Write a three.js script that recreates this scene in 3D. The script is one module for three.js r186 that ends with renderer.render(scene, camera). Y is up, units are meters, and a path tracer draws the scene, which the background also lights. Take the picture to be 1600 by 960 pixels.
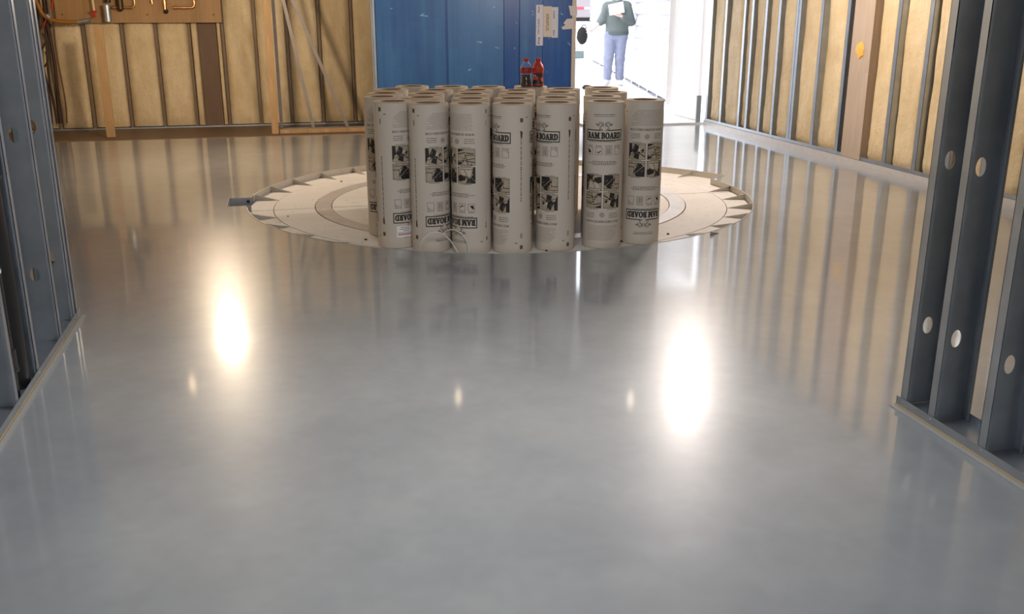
import * as THREE from 'three';
import { RoundedBoxGeometry } from 'three/addons/geometries/RoundedBoxGeometry.js';
import { mergeGeometries } from 'three/addons/utils/BufferGeometryUtils.js';
import { RectAreaLightUniformsLib } from 'three/addons/lights/RectAreaLightUniformsLib.js';
import { MarchingCubes } from 'three/addons/objects/MarchingCubes.js';
import { ImprovedNoise } from 'three/addons/math/ImprovedNoise.js';

// ---------- camera, sky, exposure ----------
const scene = new THREE.Scene();
const renderer = new THREE.WebGLRenderer({ antialias: true });
renderer.toneMapping = THREE.LinearToneMapping;
renderer.toneMappingExposure = 1.0;
renderer.shadowMap.enabled = true;
const camera = new THREE.PerspectiveCamera(35.49, 1600 / 960, 0.05, 200);
camera.position.set(0, 1.48, 0);
camera.rotation.order = 'YXZ';
camera.rotation.set(-17.154 * Math.PI / 180, -13.262 * Math.PI / 180, 0);
scene.background = new THREE.Color().setRGB(0.93, 0.97, 1.06);   // bright overcast sky
scene.backgroundIntensity = 4.6;
const LAMP_A = 10.5, LAMP_B = 14, LAMP_SMALL = 0.06, ADDED_PANEL = 13.5;                    // candela

// ---------- helpers ----------
RectAreaLightUniformsLib.init();
const V = (x, y, z) => new THREE.Vector3(x, y, z);
let seed = 20240611;
const rnd = () => { seed = (seed * 1664525 + 1013904223) % 4294967296; return seed / 4294967296; };
const R = (a, b) => a + (b - a) * rnd();
const noise = new ImprovedNoise();
const N = (x, y, z = 0) => noise.noise(x, y, z);
const taken = {};
function numbered(n) { if (taken[n] === undefined) { taken[n] = 0; return n; } taken[n]++; return n + '_' + String(taken[n]).padStart(3, '0'); }
function tag(o, label, category, group) { o.userData.label = label; o.userData.category = category; if (group) o.userData.group = group; return o; }
function mesh(name, geo, mat, parent) {
  const g = Array.isArray(geo) ? join(geo) : geo;
  const m = new THREE.Mesh(g, mat); m.name = parent ? name : numbered(name); m.castShadow = m.receiveShadow = true;
  (parent || scene).add(m); return m;
}
function join(list) {
  return mergeGeometries(list.map((g) => { const q = g.index ? g.toNonIndexed() : g; for (const k of Object.keys(q.attributes)) if (!['position', 'normal', 'uv'].includes(k)) q.deleteAttribute(k); return q; }));
}
function thing(name, label, category, p = [0, 0, 0], turn = 0, group) {
  const o = new THREE.Group(); o.name = numbered(name); o.position.set(...p); o.rotation.y = turn; scene.add(o);
  return tag(o, label, category, group);
}
function struct(name, label, category) { const o = new THREE.Group(); o.name = numbered(name); scene.add(o); tag(o, label, category); o.userData.kind = 'structure'; return o; }
const box = (w, h, d, x = 0, y = 0, z = 0) => new THREE.BoxGeometry(w, h, d).translate(x, y, z);
const rbox = (w, h, d, x = 0, y = 0, z = 0, r = 0.004) => new RoundedBoxGeometry(w, h, d, 2, Math.min(r, w / 2.1, h / 2.1, d / 2.1)).translate(x, y, z);
const boxMM = (x0, x1, y0, y1, z0, z1) => box(x1 - x0, y1 - y0, z1 - z0, (x0 + x1) / 2, (y0 + y1) / 2, (z0 + z1) / 2);
const cyl = (r, h, x = 0, y = 0, z = 0, n = 20) => new THREE.CylinderGeometry(r, r, h, n).translate(x, y, z);
const tube = (pts, r, n = 40, m = 10, closed = false) => new THREE.TubeGeometry(new THREE.CatmullRomCurve3(pts.map((p) => V(...p)), closed, 'centripetal'), n, r, m, closed);
function rod(a, b, r, n = 12) { const A = V(...a), B = V(...b), d = B.clone().sub(A); const g = new THREE.CylinderGeometry(r, r, d.length(), n); g.applyQuaternion(new THREE.Quaternion().setFromUnitVectors(V(0, 1, 0), d.normalize())); return g.translate((A.x + B.x) / 2, (A.y + B.y) / 2, (A.z + B.z) / 2); }
function planarUV(g) {     // uv in metres from the dominant axis of each face
  const q = g.index ? g.toNonIndexed() : g, p = q.attributes.position, uv = new Float32Array(p.count * 2);
  const a = V(), b = V(), c = V(), n = V();
  for (let i = 0; i < p.count; i += 3) {
    a.fromBufferAttribute(p, i); b.fromBufferAttribute(p, i + 1); c.fromBufferAttribute(p, i + 2);
    n.copy(b).sub(a).cross(c.clone().sub(a)); const ax = Math.abs(n.x), ay = Math.abs(n.y), az = Math.abs(n.z);
    [a, b, c].forEach((v, k) => { const o = (i + k) * 2; if (ay >= ax && ay >= az) { uv[o] = v.x; uv[o + 1] = v.z; } else if (ax >= az) { uv[o] = v.z; uv[o + 1] = v.y; } else { uv[o] = v.x; uv[o + 1] = v.y; } });
  }
  q.setAttribute('uv', new THREE.BufferAttribute(uv, 2)); return q;
}
// tiling value noise on a w x h lattice
function lattice(w, h) { const t = new Float32Array(w * h); for (let i = 0; i < t.length; i++) t[i] = rnd(); return (x, y) => { x = ((x % w) + w) % w; y = ((y % h) + h) % h; const i = Math.floor(x), j = Math.floor(y), f = x - i, g = y - j, s = f * f * (3 - 2 * f), r = g * g * (3 - 2 * g), I = (i + 1) % w, J = (j + 1) % h; return (t[j * w + i] * (1 - s) + t[j * w + I] * s) * (1 - r) + (t[J * w + i] * (1 - s) + t[J * w + I] * s) * r; }; }
function tex(size, fn, srgb, rep = 1, w = size) {
  const d = new Uint8Array(w * size * 4);
  for (let y = 0; y < size; y++) for (let x = 0; x < w; x++) { const c = fn(x / w, y / size), o = (y * w + x) * 4; const k = Array.isArray(c) ? c : [c, c, c]; for (let i = 0; i < 3; i++) d[o + i] = Math.max(0, Math.min(255, k[i] * 255)); d[o + 3] = 255; }
  const t = new THREE.DataTexture(d, w, size); t.magFilter = THREE.LinearFilter; t.minFilter = THREE.LinearMipmapLinearFilter; t.generateMipmaps = true; t.wrapS = t.wrapT = THREE.RepeatWrapping; t.repeat.set(1 / rep, 1 / rep);
  if (srgb) t.colorSpace = THREE.SRGBColorSpace; t.needsUpdate = true; return t;
}
function canvas(w, h, draw) { const c = document.createElement('canvas'); c.width = w; c.height = h; draw(c.getContext('2d'), w, h); const t = new THREE.CanvasTexture(c); t.colorSpace = THREE.SRGBColorSpace; t.anisotropy = 8; return t; }
const mixc = (a, b, t) => a.map((v, i) => v + (b[i] - v) * t);
const std = (o) => new THREE.MeshStandardMaterial(o);

// ---------- materials ----------
const l4 = lattice(4, 4), l8 = lattice(8, 8), l16 = lattice(16, 16), l32 = lattice(32, 32), l64 = lattice(64, 64), l128 = lattice(128, 128);
const cloud = (u, v) => 0.4 * l4(u * 4, v * 4) + 0.28 * l8(u * 8 + 3, v * 8) + 0.18 * l16(u * 16, v * 16 + 5) + 0.14 * l32(u * 32, v * 32);
const M = {};
const floorMap = tex(1024, (u, v) => { const c = cloud(u, v), s = l64(u * 64, v * 64) * 0.5 + l128(u * 128, v * 128) * 0.5; const t = mixc([0.52, 0.53, 0.54], [0.60, 0.605, 0.60], Math.min(1, Math.max(0, (c - 0.3) * 2.2))); return t.map((k) => k + (s - 0.5) * 0.035); }, true, 4.3);
M.floor = new THREE.MeshPhysicalMaterial({ map: floorMap, roughness: 0.32, ior: 1.5, clearcoat: 1, clearcoatRoughness: 0.07 });
M.bareFloor = std({ map: tex(256, (u, v) => mixc([0.36, 0.28, 0.22], [0.44, 0.35, 0.27], cloud(u, v)), true, 1.7), roughness: 0.55 });
M.steel = std({ map: tex(256, (u, v) => mixc([0.60, 0.63, 0.66], [0.74, 0.76, 0.78], cloud(u * 1, v)), true, 0.7), metalness: 0.85, roughness: 0.38 });
M.steelDark = std({ map: M.steel.map, metalness: 0.85, roughness: 0.45 });
const foamMap = tex(512, (u, v) => { const c = 0.55 * cloud(u, v) + 0.45 * cloud(u * 3, v); const f = l64(u * 64, v * 64); return mixc(mixc([0.79, 0.69, 0.52], [0.89, 0.81, 0.66], Math.min(1, Math.max(0, c * 2 - 0.5))), [0.76, 0.60, 0.38], Math.max(0, f - 0.72) * 0.8); }, true, 1.3);
const foamBump = tex(256, (u, v) => 0.5 * l16(u * 16, v * 16) + 0.3 * l32(u * 32, v * 32) + 0.2 * l64(u * 64, v * 64), false, 0.6);
M.foam = std({ map: foamMap, bumpMap: foamBump, bumpScale: 0.006, roughness: 0.62 });
const woodTex = (a, b, rep) => tex(256, (u, v) => { const g = l8(u * 8 + 0.6 * l4(u * 4, v * 4), v * 2) * 0.5 + l64(u * 64 + l4(u * 4, v * 4) * 2, v * 4) * 0.5; return mixc(a, b, g); }, true, rep);
M.timber = std({ map: woodTex([0.62, 0.48, 0.32], [0.76, 0.62, 0.44], 0.5), roughness: 0.7 });
M.ply = std({ map: woodTex([0.60, 0.46, 0.29], [0.69, 0.54, 0.36], 1.1), roughness: 0.6 });
M.brownBoard = std({ map: woodTex([0.40, 0.31, 0.24], [0.46, 0.37, 0.29], 0.8), roughness: 0.7 });
M.copper = std({ color: new THREE.Color().setRGB(0.72, 0.40, 0.20), metalness: 1, roughness: 0.28 });
M.black = std({ color: 0x151416, roughness: 0.42 });
M.blackRough = std({ color: 0x1d1a19, roughness: 0.85 });
M.cable = std({ color: 0x3a2619, roughness: 0.6 });
M.red = std({ color: 0xb5231c, roughness: 0.4 });
M.white = std({ color: 0xe4e2de, roughness: 0.5 });
M.ceiling = std({ map: tex(256, (u, v) => mixc([0.80, 0.82, 0.84], [0.88, 0.89, 0.90], cloud(u, v)), true, 2.1), roughness: 0.75 });
M.drywall = std({ color: 0xb9b4ab, roughness: 0.85 });
M.pitBase = std({ map: tex(512, (u, v) => { const c = cloud(u, v), f = l64(u * 64, v * 64); return mixc(mixc([0.80, 0.77, 0.73], [0.88, 0.85, 0.815], c), [0.5, 0.46, 0.41], Math.max(0, f - 0.86) * 2.5); }, true, 1.6), roughness: 0.7 });
M.pitRing = std({ map: tex(256, (u, v) => mixc([0.74, 0.71, 0.68], [0.86, 0.83, 0.81], cloud(u * 2, v * 2)), true, 0.8), roughness: 0.35, metalness: 0.25 });
M.ringSteel = std({ map: tex(256, (u, v) => mixc([0.68, 0.65, 0.60], [0.78, 0.75, 0.70], cloud(u, v)), true, 0.7), roughness: 0.5, metalness: 0.3 });
M.shadedStud = std({ map: tex(128, (u, v) => mixc([0.44, 0.37, 0.30], [0.54, 0.46, 0.38], cloud(u, v)), true, 0.6), roughness: 0.6, metalness: 0.2 });  // back-wall stud steel, its shading put into a brown-grey colour
M.warmGreySteel = std({ map: tex(128, (u, v) => mixc([0.55, 0.51, 0.47], [0.64, 0.60, 0.56], cloud(u, v)), true, 0.6), roughness: 0.5, metalness: 0.35 });  // warmer, less metallic grey than the plain steel, for the loose studs
M.dark = std({ color: 0x1a1816, roughness: 0.8 });

// ---------- the shell ----------
const CX = 1.75, CZ = -7.84, PR = 2.08, PD = 0.05, CEIL = 2.7;
// outline of the pit, with the square pocket on the left and the kinked form boards on the right rear
function pitOutline() {
  const pts = [];
  for (let k = 0; k < 128; k++) {
    const a = (k / 128) * Math.PI * 2 - Math.PI, d = a * 180 / Math.PI; let r = PR;
    if (d > -40 && d < -9) r = PR + 0.26 * (d + 40) / 31;
    const x = CX + r * Math.cos(a), z = CZ + r * Math.sin(a);
    if (x < CX && z > -8.17 && z < -7.81) { if (!pts.pocket) { pts.pocket = true; } continue; }
    pts.push([x, z]);
  }
  return pts;   // begins just past the pocket (a = -pi side) and ends just before it
}
const outline = pitOutline();
const pocket = [[outline[outline.length - 1][0], -7.81], [-0.48, -7.81], [-0.48, -8.17], [outline[0][0], -8.17]];
{
  const hole = [...outline, ...pocket];
  const s = new THREE.Shape([V2(-3.5, 12.35), V2(5.75, 12.35), V2(5.75, -2.9), V2(-3.5, -2.9)]);
  s.holes.push(new THREE.Path(hole.map(([x, z]) => V2(x, -z))));
  const g = new THREE.ExtrudeGeometry(s, { depth: 0.15, bevelEnabled: false, curveSegments: 4 }).rotateX(-Math.PI / 2).translate(0, -0.15, 0);
  const f = struct('floor', 'glossy polished grey concrete floor with a round pit cut into it', 'floor');
  mesh('polished_slab', planarUV(g), M.floor, f);
  mesh('unfinished_strip', planarUV(boxMM(-3.5, 3.9, -0.15, -0.004, -13.75, -12.352)), M.bareFloor, f);
  mesh('edge_strip', planarUV(boxMM(-3.4, 1.2, -0.004, 0.006, -12.372, -12.335)), M.brownBoard, f);
}
function V2(x, y) { return new THREE.Vector2(x, y); }
{
  const c = struct('ceiling', 'pale flat ceiling over the whole room', 'ceiling');
  mesh('ceiling_board', planarUV(boxMM(-3.65, 5.9, CEIL, CEIL + 0.12, -13.9, 2.9)), M.ceiling, c);
  for (let k = 0; k < 8; k++) mesh('furring_strip', planarUV(boxMM(-3.4, 5.55, CEIL - 0.022, CEIL - 0.001, -12.8 + k * 1.6, -12.74 + k * 1.6)), M.steel, c);
}
// one bay of spray foam: a bulging skin w x h, facing +z, its back at z = 0
function foamBay(w, h, bulge, k) {
  const g = new THREE.PlaneGeometry(w, h, 10, 44), p = g.attributes.position;
  for (let i = 0; i < p.count; i++) {
    const x = p.getX(i), y = p.getY(i), e = Math.min(1, (w / 2 - Math.abs(x)) / (0.16 * w)), be = Math.min(1, (y + h / 2) / 0.05);
    const lump = 0.6 * N(x * 4 + k * 7.3, y * 1.3, k) + 0.4 * N(x * 9 + k, y * 4, k * 3.1) + (y < -h / 2 + 0.35 ? 0.5 * N(x * 14, y * 16, k) : 0);
    p.setZ(i, bulge * (0.25 + 0.75 * Math.sqrt(Math.max(0, e)) ) * (0.5 + 0.5 * be) + 0.022 * lump * Math.min(1, e + 0.25));
  }
  g.computeVertexNormals(); const uv = g.attributes.uv; for (let i = 0; i < uv.count; i++) uv.setXY(i, p.getX(i) + k * 0.37, p.getY(i) + k * 0.21);
  return g;
}
{ // back wall, z = -13.6
  const w = struct('wall_back', 'spray foam insulated back wall with narrow studs showing between the bays', 'wall');
  mesh('sheathing', planarUV(boxMM(-3.65, 3.77, 0, CEIL, -13.9, -13.68)), M.brownBoard, w);
  const xs = [-3.2, -2.8, -2.39, -1.93, -1.52, -1.11, -0.69, -0.28, 0.13, 0.55, 0.98, 1.39, 1.8];
  for (const x of xs) mesh('stud', planarUV(boxMM(x - 0.017, x + 0.017, 0.012, CEIL, -13.68, -13.588)), M.shadedStud, w);
  for (let k = 0; k < xs.length - 1; k++) {
    let a = xs[k] + 0.022, b = xs[k + 1] - 0.022; const cut = k === 5;
    if (cut) { // bay with the bare brown board
      mesh('bare_board', planarUV(boxMM(-1.0, -0.77, 0.012, CEIL, -13.68, -13.598)), M.brownBoard, w);
      for (const [p, q] of [[a, -1.005], [-0.765, b]]) mesh('foam_panel', foamBay(q - p, CEIL - 0.02, 0.05, k + p).translate((p + q) / 2, CEIL / 2 + 0.01, -13.63), M.foam, w);
      continue;
    }
    mesh('foam_panel', foamBay(b - a, CEIL - 0.02, 0.06, k).translate((a + b) / 2, CEIL / 2 + 0.01, -13.645), M.foam, w);
  }
  mesh('floor_track', planarUV(boxMM(-3.4, 3.8, -0.004, 0.012, -13.68, -13.56)), M.steelDark, w);
}
{ // right wall, face x = 5.57
  const w = struct('wall_right', 'long right wall of bright steel studs with spray foam between them', 'wall');
  mesh('sheathing', planarUV(boxMM(5.72, 5.9, -0.15, CEIL, -12.25, 2.9)), M.brownBoard, w);
  mesh('curb', planarUV(boxMM(5.555, 5.75, 0, 0.055, -12.25, 2.7)), M.pitRing, w);
  mesh('floor_track', planarUV(join([boxMM(5.566, 5.72, 0.055, 0.058, -12.25, 2.7), boxMM(5.566, 5.569, 0.055, 0.09, -12.25, 2.7)])), M.steel, w);
  const zs = [-12.2, -11.77, -11.25, -11.04, -10.7, -10.38, -9.99, -9.93, -9.47, -8.97, -8.35, -8.13, -7.67];
  for (let z = -7.22; z < 2.6; z += 0.455) zs.push(z);
  zs.forEach((z, k) => {
    if (k === 10) return;
    mesh('stud', planarUV(join([boxMM(5.57, 5.573, 0.058, CEIL, z - 0.036, z + 0.022), boxMM(5.57, 5.72, 0.058, CEIL, z + 0.019, z + 0.022), boxMM(5.57, 5.585, 0.058, CEIL, z - 0.036, z - 0.033)])), M.steel, w);
  });
  const edges = zs.filter((z, k) => k !== 10);
  for (let k = 0; k < edges.length - 1; k++) {
    let a = edges[k] + 0.024, b = edges[k + 1] - 0.038; if (b - a < 0.05) continue;
    if (k === 9) { a = -8.50; }
    mesh('foam_panel', foamBay(b - a, CEIL - 0.06, k < 8 ? 0.07 : 0.06, 20 + k).rotateY(-Math.PI / 2).translate(5.665, CEIL / 2 + 0.03, (a + b) / 2), M.foam, w);
  }
  const c = mesh('boxed_post', planarUV(boxMM(5.56, 5.72, 0.058, CEIL, -8.86, -8.52)), std({ map: woodTex([0.66, 0.58, 0.50], [0.74, 0.66, 0.58], 0.9), roughness: 0.6 }), w);
  const blob = new THREE.IcosahedronGeometry(0.07, 3), p = blob.attributes.position; for (let i = 0; i < p.count; i++) { const v = V().fromBufferAttribute(p, i), s = 1 + 0.35 * N(v.x * 22, v.y * 22, v.z * 22); p.setXYZ(i, v.x * s * 0.3, v.y * s * 1.1, v.z * s); } blob.computeVertexNormals();
  mesh('foam_blob', blob.translate(5.562, 1.11, -8.70), std({ color: 0xe0ae50, roughness: 0.7 }), c);
}
{ // far left wall and the wall behind the camera with its wide opening
  const l = struct('wall_left', 'insulated left wall hidden beyond the left stud partition', 'wall');
  mesh('foam_skin', planarUV(boxMM(-3.65, -3.4, -0.15, CEIL, -13.75, 2.9)), M.foam, l);
  const f = struct('wall_front', 'wall behind the camera with a wide open doorway', 'wall');
  mesh('wall_panel', planarUV(boxMM(-3.65, -0.6, -0.15, CEIL, 2.6, 2.75)), M.drywall, f);
  mesh('wall_panel', planarUV(boxMM(1.9, 5.9, -0.15, CEIL, 2.6, 2.75)), M.drywall, f);
  mesh('lintel', planarUV(boxMM(-0.6, 1.9, 2.3, CEIL, 2.6, 2.75)), M.drywall, f);
}
// ---------- stud partitions in the foreground ----------
const studCache = {};
function studGeo(depth, h) {   // steel C stud, web in the xy plane (x = 0..depth), flanges along +z
  const key = depth + ':' + h; if (studCache[key]) return studCache[key];
  const s = new THREE.Shape([V2(0, 0), V2(depth, 0), V2(depth, h), V2(0, h)]);
  for (const y of [0.32, 0.95, 1.58, 2.21]) { const p = new THREE.Path(); p.absellipse(depth / 2, y, 0.021, 0.034, 0, Math.PI * 2); s.holes.push(p); }
  const web = new THREE.ExtrudeGeometry(s, { depth: 0.0025, bevelEnabled: false, curveSegments: 10 });
  return (studCache[key] = planarUV(join([web, boxMM(0, 0.0025, 0, h, 0, 0.041), boxMM(depth - 0.0025, depth, 0, h, 0, 0.041), boxMM(0, 0.012, 0, h, 0.0385, 0.041), boxMM(depth - 0.012, depth, 0, h, 0.0385, 0.041)])));
}
function partition(name, label, x, dir, zs, zEnd) {
  const w = struct(name, label, 'stud wall'), D = 0.152;
  const place = (g) => { g = g.clone(); if (dir < 0) g.scale(-1, 1, 1), flip(g); return g; };
  for (const z of zs) mesh('stud', place(studGeo(D, CEIL - 0.03)).translate(x, 0.012, z), M.steel, w);
  const x0 = dir > 0 ? x - 0.002 : x - D - 0.002, x1 = dir > 0 ? x + D + 0.002 : x + 0.002;
  for (const [y0, y1, l0, l1] of [[0.008, 0.011, 0.008, 0.042], [CEIL - 0.014, CEIL - 0.011, CEIL - 0.045, CEIL - 0.011]])
    mesh('track', planarUV(join([boxMM(x0, x1, y0, y1, zEnd, 2.58), boxMM(x0 - 0.002, x0, l0, l1, zEnd, 2.58), boxMM(x1, x1 + 0.002, l0, l1, zEnd, 2.58)])), M.steel, w);
  mesh('sill_gasket', planarUV(boxMM(x0 - 0.004, x1 + 0.004, 0, 0.008, zEnd - 0.005, 2.58)), std({ color: 0xb79a6c, roughness: 0.8 }), w);
  for (const z of zs) mesh('screw', cyl(0.005, 0.004, 0, 0, 0, 8).rotateZ(Math.PI / 2).translate(dir > 0 ? x0 - 0.003 : x1 + 0.003, 0.026, z + 0.02), M.steel, w);
  return w;
}
function flip(g) { for (const a of Object.values(g.attributes)) { const n = a.itemSize, t = a.array; for (let i = 0; i < a.count; i += 3) for (let k = 0; k < n; k++) { const u = t[(i + 1) * n + k]; t[(i + 1) * n + k] = t[(i + 2) * n + k]; t[(i + 2) * n + k] = u; } } return g; }
{
  const zl = [-5.0, -4.925, -4.61, -4.15, -3.8, -3.4, -3.0, -2.6], zr = [-3.03, -2.865, -2.59, -2.18, -1.77, -1.36];
  for (let k = 1; k < 11; k++) zl.push(-2.6 + k * 0.41);
  for (let k = 1; k < 9; k++) zr.push(-1.36 + k * 0.41);
  partition('wall_left_partition', 'open steel stud partition in the left foreground with round knockout holes', -1.07, -1, zl.filter((z) => z < 2.5), -5.02);
  partition('wall_right_partition', 'open steel stud partition in the right foreground with blue-grey webs', 2.27, 1, zr.filter((z) => z < 2.5), -3.05);
  const bead = std({ color: 0x93928e, roughness: 0.5 });
  const t1 = mesh('trim_1', new THREE.BoxGeometry(0.022, 0.004, 7.6).translate(-1.050, 0.002, -1.22), bead); t1.userData = { kind: 'structure', label: 'pale sealant strip on the floor along the left partition', category: 'trim' };
  const t2 = mesh('trim_2', new THREE.BoxGeometry(0.022, 0.004, 5.6).translate(2.250, 0.002, -0.25), bead); t2.userData = { kind: 'structure', label: 'pale sealant strip on the floor along the right partition', category: 'trim' };
  t1.castShadow = t2.castShadow = true;
  // black pipes standing in the left partition
  const labels = ['black plastic pipe with a white band inside the left stud partition', 'plain black pipe nearest the end of the left partition', 'black pipe standing behind the other two in the left partition'];
  [[-1.145, -3.88, 0.06], [-1.145, -4.025, 0.066], [-1.34, -3.95, 0.09]].forEach(([x, z, r], k) => {
    const o = thing('drain_pipe', labels[k], 'pipe', [x, k === 2 ? 0 : 0.012, z], 0, 'black pipes in the left partition');
    mesh('pipe', cyl(r, 2.62, 0, 1.31, 0, 24), M.black, o);
    mesh('coupling', join([cyl(r + 0.007, 0.09, 0, k ? 0.9 : 0.16, 0, 24), cyl(r + 0.01, 0.012, 0, k ? 0.855 : 0.12, 0, 24)]), M.black, o);
    if (!k) mesh('white_band', cyl(r + 0.0015, 0.012, 0, 0.52, 0, 24), M.white, o);
  });
}

// ---------- turntable pit ----------
{
  const t = struct('floor_pit', 'round recessed turntable pit with pale base plates and a ribbed steel rim', 'turntable pit'); t.position.set(CX, -PD, CZ);
  const sector = (r0, r1, a0, a1, y0, y1) => { const s = new THREE.Shape(); s.absarc(0, 0, r1, a0, a1, false); s.absarc(0, 0, Math.max(r0, 0.001), a1, a0, true); return planarUV(new THREE.ExtrudeGeometry(s, { depth: y1 - y0, bevelEnabled: false, curveSegments: 24 }).rotateX(-Math.PI / 2).translate(0, y0, 0)); };
  mesh('sub_base', cyl(2.45, 0.03, 0, -0.043, 0, 64), M.dark, t);
  const g = 0.0035, q = Math.PI / 2, off = [-Math.PI, -0.62 * Math.PI, -0.05, 0.47 * Math.PI];
  for (let k = 0; k < 4; k++) { const a = off[k], b = k < 3 ? off[k + 1] : Math.PI;
    mesh('base_plate', sector(1.545, 1.868, a + g, b - g, -0.025, 0), M.pitBase, t);
    mesh('outer_plate', sector(1.874, 2.06, a + g, b - g, -0.025, -0.001), M.pitBase, t);
    mesh('inner_plate', sector(0.02, 1.405, a + 0.006, b - 0.006, -0.025, 0), M.pitBase, t);
    mesh('track_ring', sector(1.412, 1.538, a + g / 2, b - g / 2, -0.02, 0.004), M.pitRing, t);
  }
  // rim plates follow the outline
  const rim = outline.map(([x, z]) => [x - CX, z - CZ]);
  for (let k = 0; k + 4 <= rim.length + 3; k += 4) {
    const seg = rim.slice(k, Math.min(k + 5, rim.length)); if (seg.length < 2) break;
    const parts = []; for (let i = 0; i + 1 < seg.length; i++) { const [x0, z0] = seg[i], [x1, z1] = seg[i + 1], L = Math.hypot(x1 - x0, z1 - z0), a = Math.atan2(z1 - z0, x1 - x0); parts.push(box(L + 0.002, 0.062, 0.007).rotateY(-a).translate((x0 + x1) / 2 * 0.9975, 0.0215, (z0 + z1) / 2 * 0.9975)); }
    mesh('rim_plate', planarUV(join(parts)), M.ringSteel, t);
  }
  // fill of the kinked corner
  const kink = new THREE.Shape(); kink.absarc(0, 0, PR - 0.03, 8 * Math.PI / 180, 42 * Math.PI / 180, false); kink.lineTo(1.6, 1.44); for (let d = 38; d >= 10; d -= 4) { const r = PR + 0.25 * (40 - d) / 31; kink.lineTo(r * Math.cos(d * Math.PI / 180), r * Math.sin(d * Math.PI / 180)); }
  mesh('corner_fill', planarUV(new THREE.ExtrudeGeometry(kink, { depth: 0.02, bevelEnabled: false }).rotateX(-Math.PI / 2).translate(0, -0.024, 0)), M.pitBase, t);
  // gussets
  const gs = new THREE.Shape([V2(0, 0), V2(0.2, 0), V2(0.2, 0.048)]);
  const gg = planarUV(new THREE.ExtrudeGeometry(gs, { depth: 0.007, bevelEnabled: false }).translate(0, 0, -0.0035));
  for (let k = 0; k < 32; k++) {
    const a = (1.5 + 11.25 * k), d = ((a + 180) % 360) - 180; if (Math.abs(Math.abs(d) - 180) < 8) continue;
    let r = PR; if (d > -40 && d < -9) r += 0.26 * (d + 40) / 31;
    const m = mesh('gusset', gg, M.ringSteel, t); const an = a * Math.PI / 180; m.rotation.y = -an; m.position.set((r - 0.208) * Math.cos(an), 0, (r - 0.208) * Math.sin(an));
  }
  // pocket lining
  const px0 = -0.48 - CX, px1 = outline[0][0] - CX, z0 = -8.17 - CZ, z1 = -7.81 - CZ;
  const gal = std({ color: 0x9a9a9e, roughness: 0.5, metalness: 0.2 });
  mesh('anchor_pocket', planarUV(join([boxMM(px0, px1 + 0.06, -0.028, -0.022, z0, z1), boxMM(px0 + 0.001, px1, -0.022, 0.049, z0 + 0.001, z0 + 0.005), boxMM(px0 + 0.001, px0 + 0.005, -0.022, 0.049, z0, z1), boxMM(px0, px1, -0.022, 0.049, z1 - 0.005, z1 - 0.001)])), gal, t);
  mesh('pocket_bolt', cyl(0.014, 0.012, 0, 0, 0, 10).rotateX(Math.PI / 2).translate(px1 - 0.035, 0.018, z0 + 0.011), M.black, t);
  // loose corner plate at the right front
  const cp = new THREE.Shape([V2(0, 0), V2(0.23, 0.02), V2(0.02, 0.075)]);
  const pl = mesh('corner_plate', planarUV(new THREE.ExtrudeGeometry(cp, { depth: 0.006, bevelEnabled: false })), M.ringSteel, t); pl.position.set(2.80 - CX, 0, -5.98 - CZ); pl.rotation.y = 0.5;
  mesh('bolt_hole', cyl(0.008, 0.007, 0.03, 0.03, 0.004, 10).rotateX(0), M.black, pl);
  // rim bolts
  for (let k = 0; k < 16; k++) { const a = (-172 + k * 11.25 + 5) * Math.PI / 180; if (a > -0.75 && a < -0.1) continue; mesh('rim_bolt', new THREE.SphereGeometry(0.009, 8, 6).translate((PR - 0.012) * Math.cos(a), 0.03, (PR - 0.012) * Math.sin(a)), M.black, t); }
}
{ // debris
  for (let k = 0; k < 12; k++) {
    const a = R(0, 6.28), r = R(1.6, 1.85), g = new THREE.IcosahedronGeometry(R(0.006, 0.013), 0);
    const px = CX + r * Math.cos(a), pz = CZ + r * Math.sin(a);
    const m = mesh('debris_chip', g.scale(1.4, 0.6, 1), M.blackRough); m.position.set(px, -PD + 0.004, pz); m.rotation.y = a;
    tag(m, 'tiny dark debris chip lying on the pale pit plates', 'debris', 'debris chips in the pit');
  }
}

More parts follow.
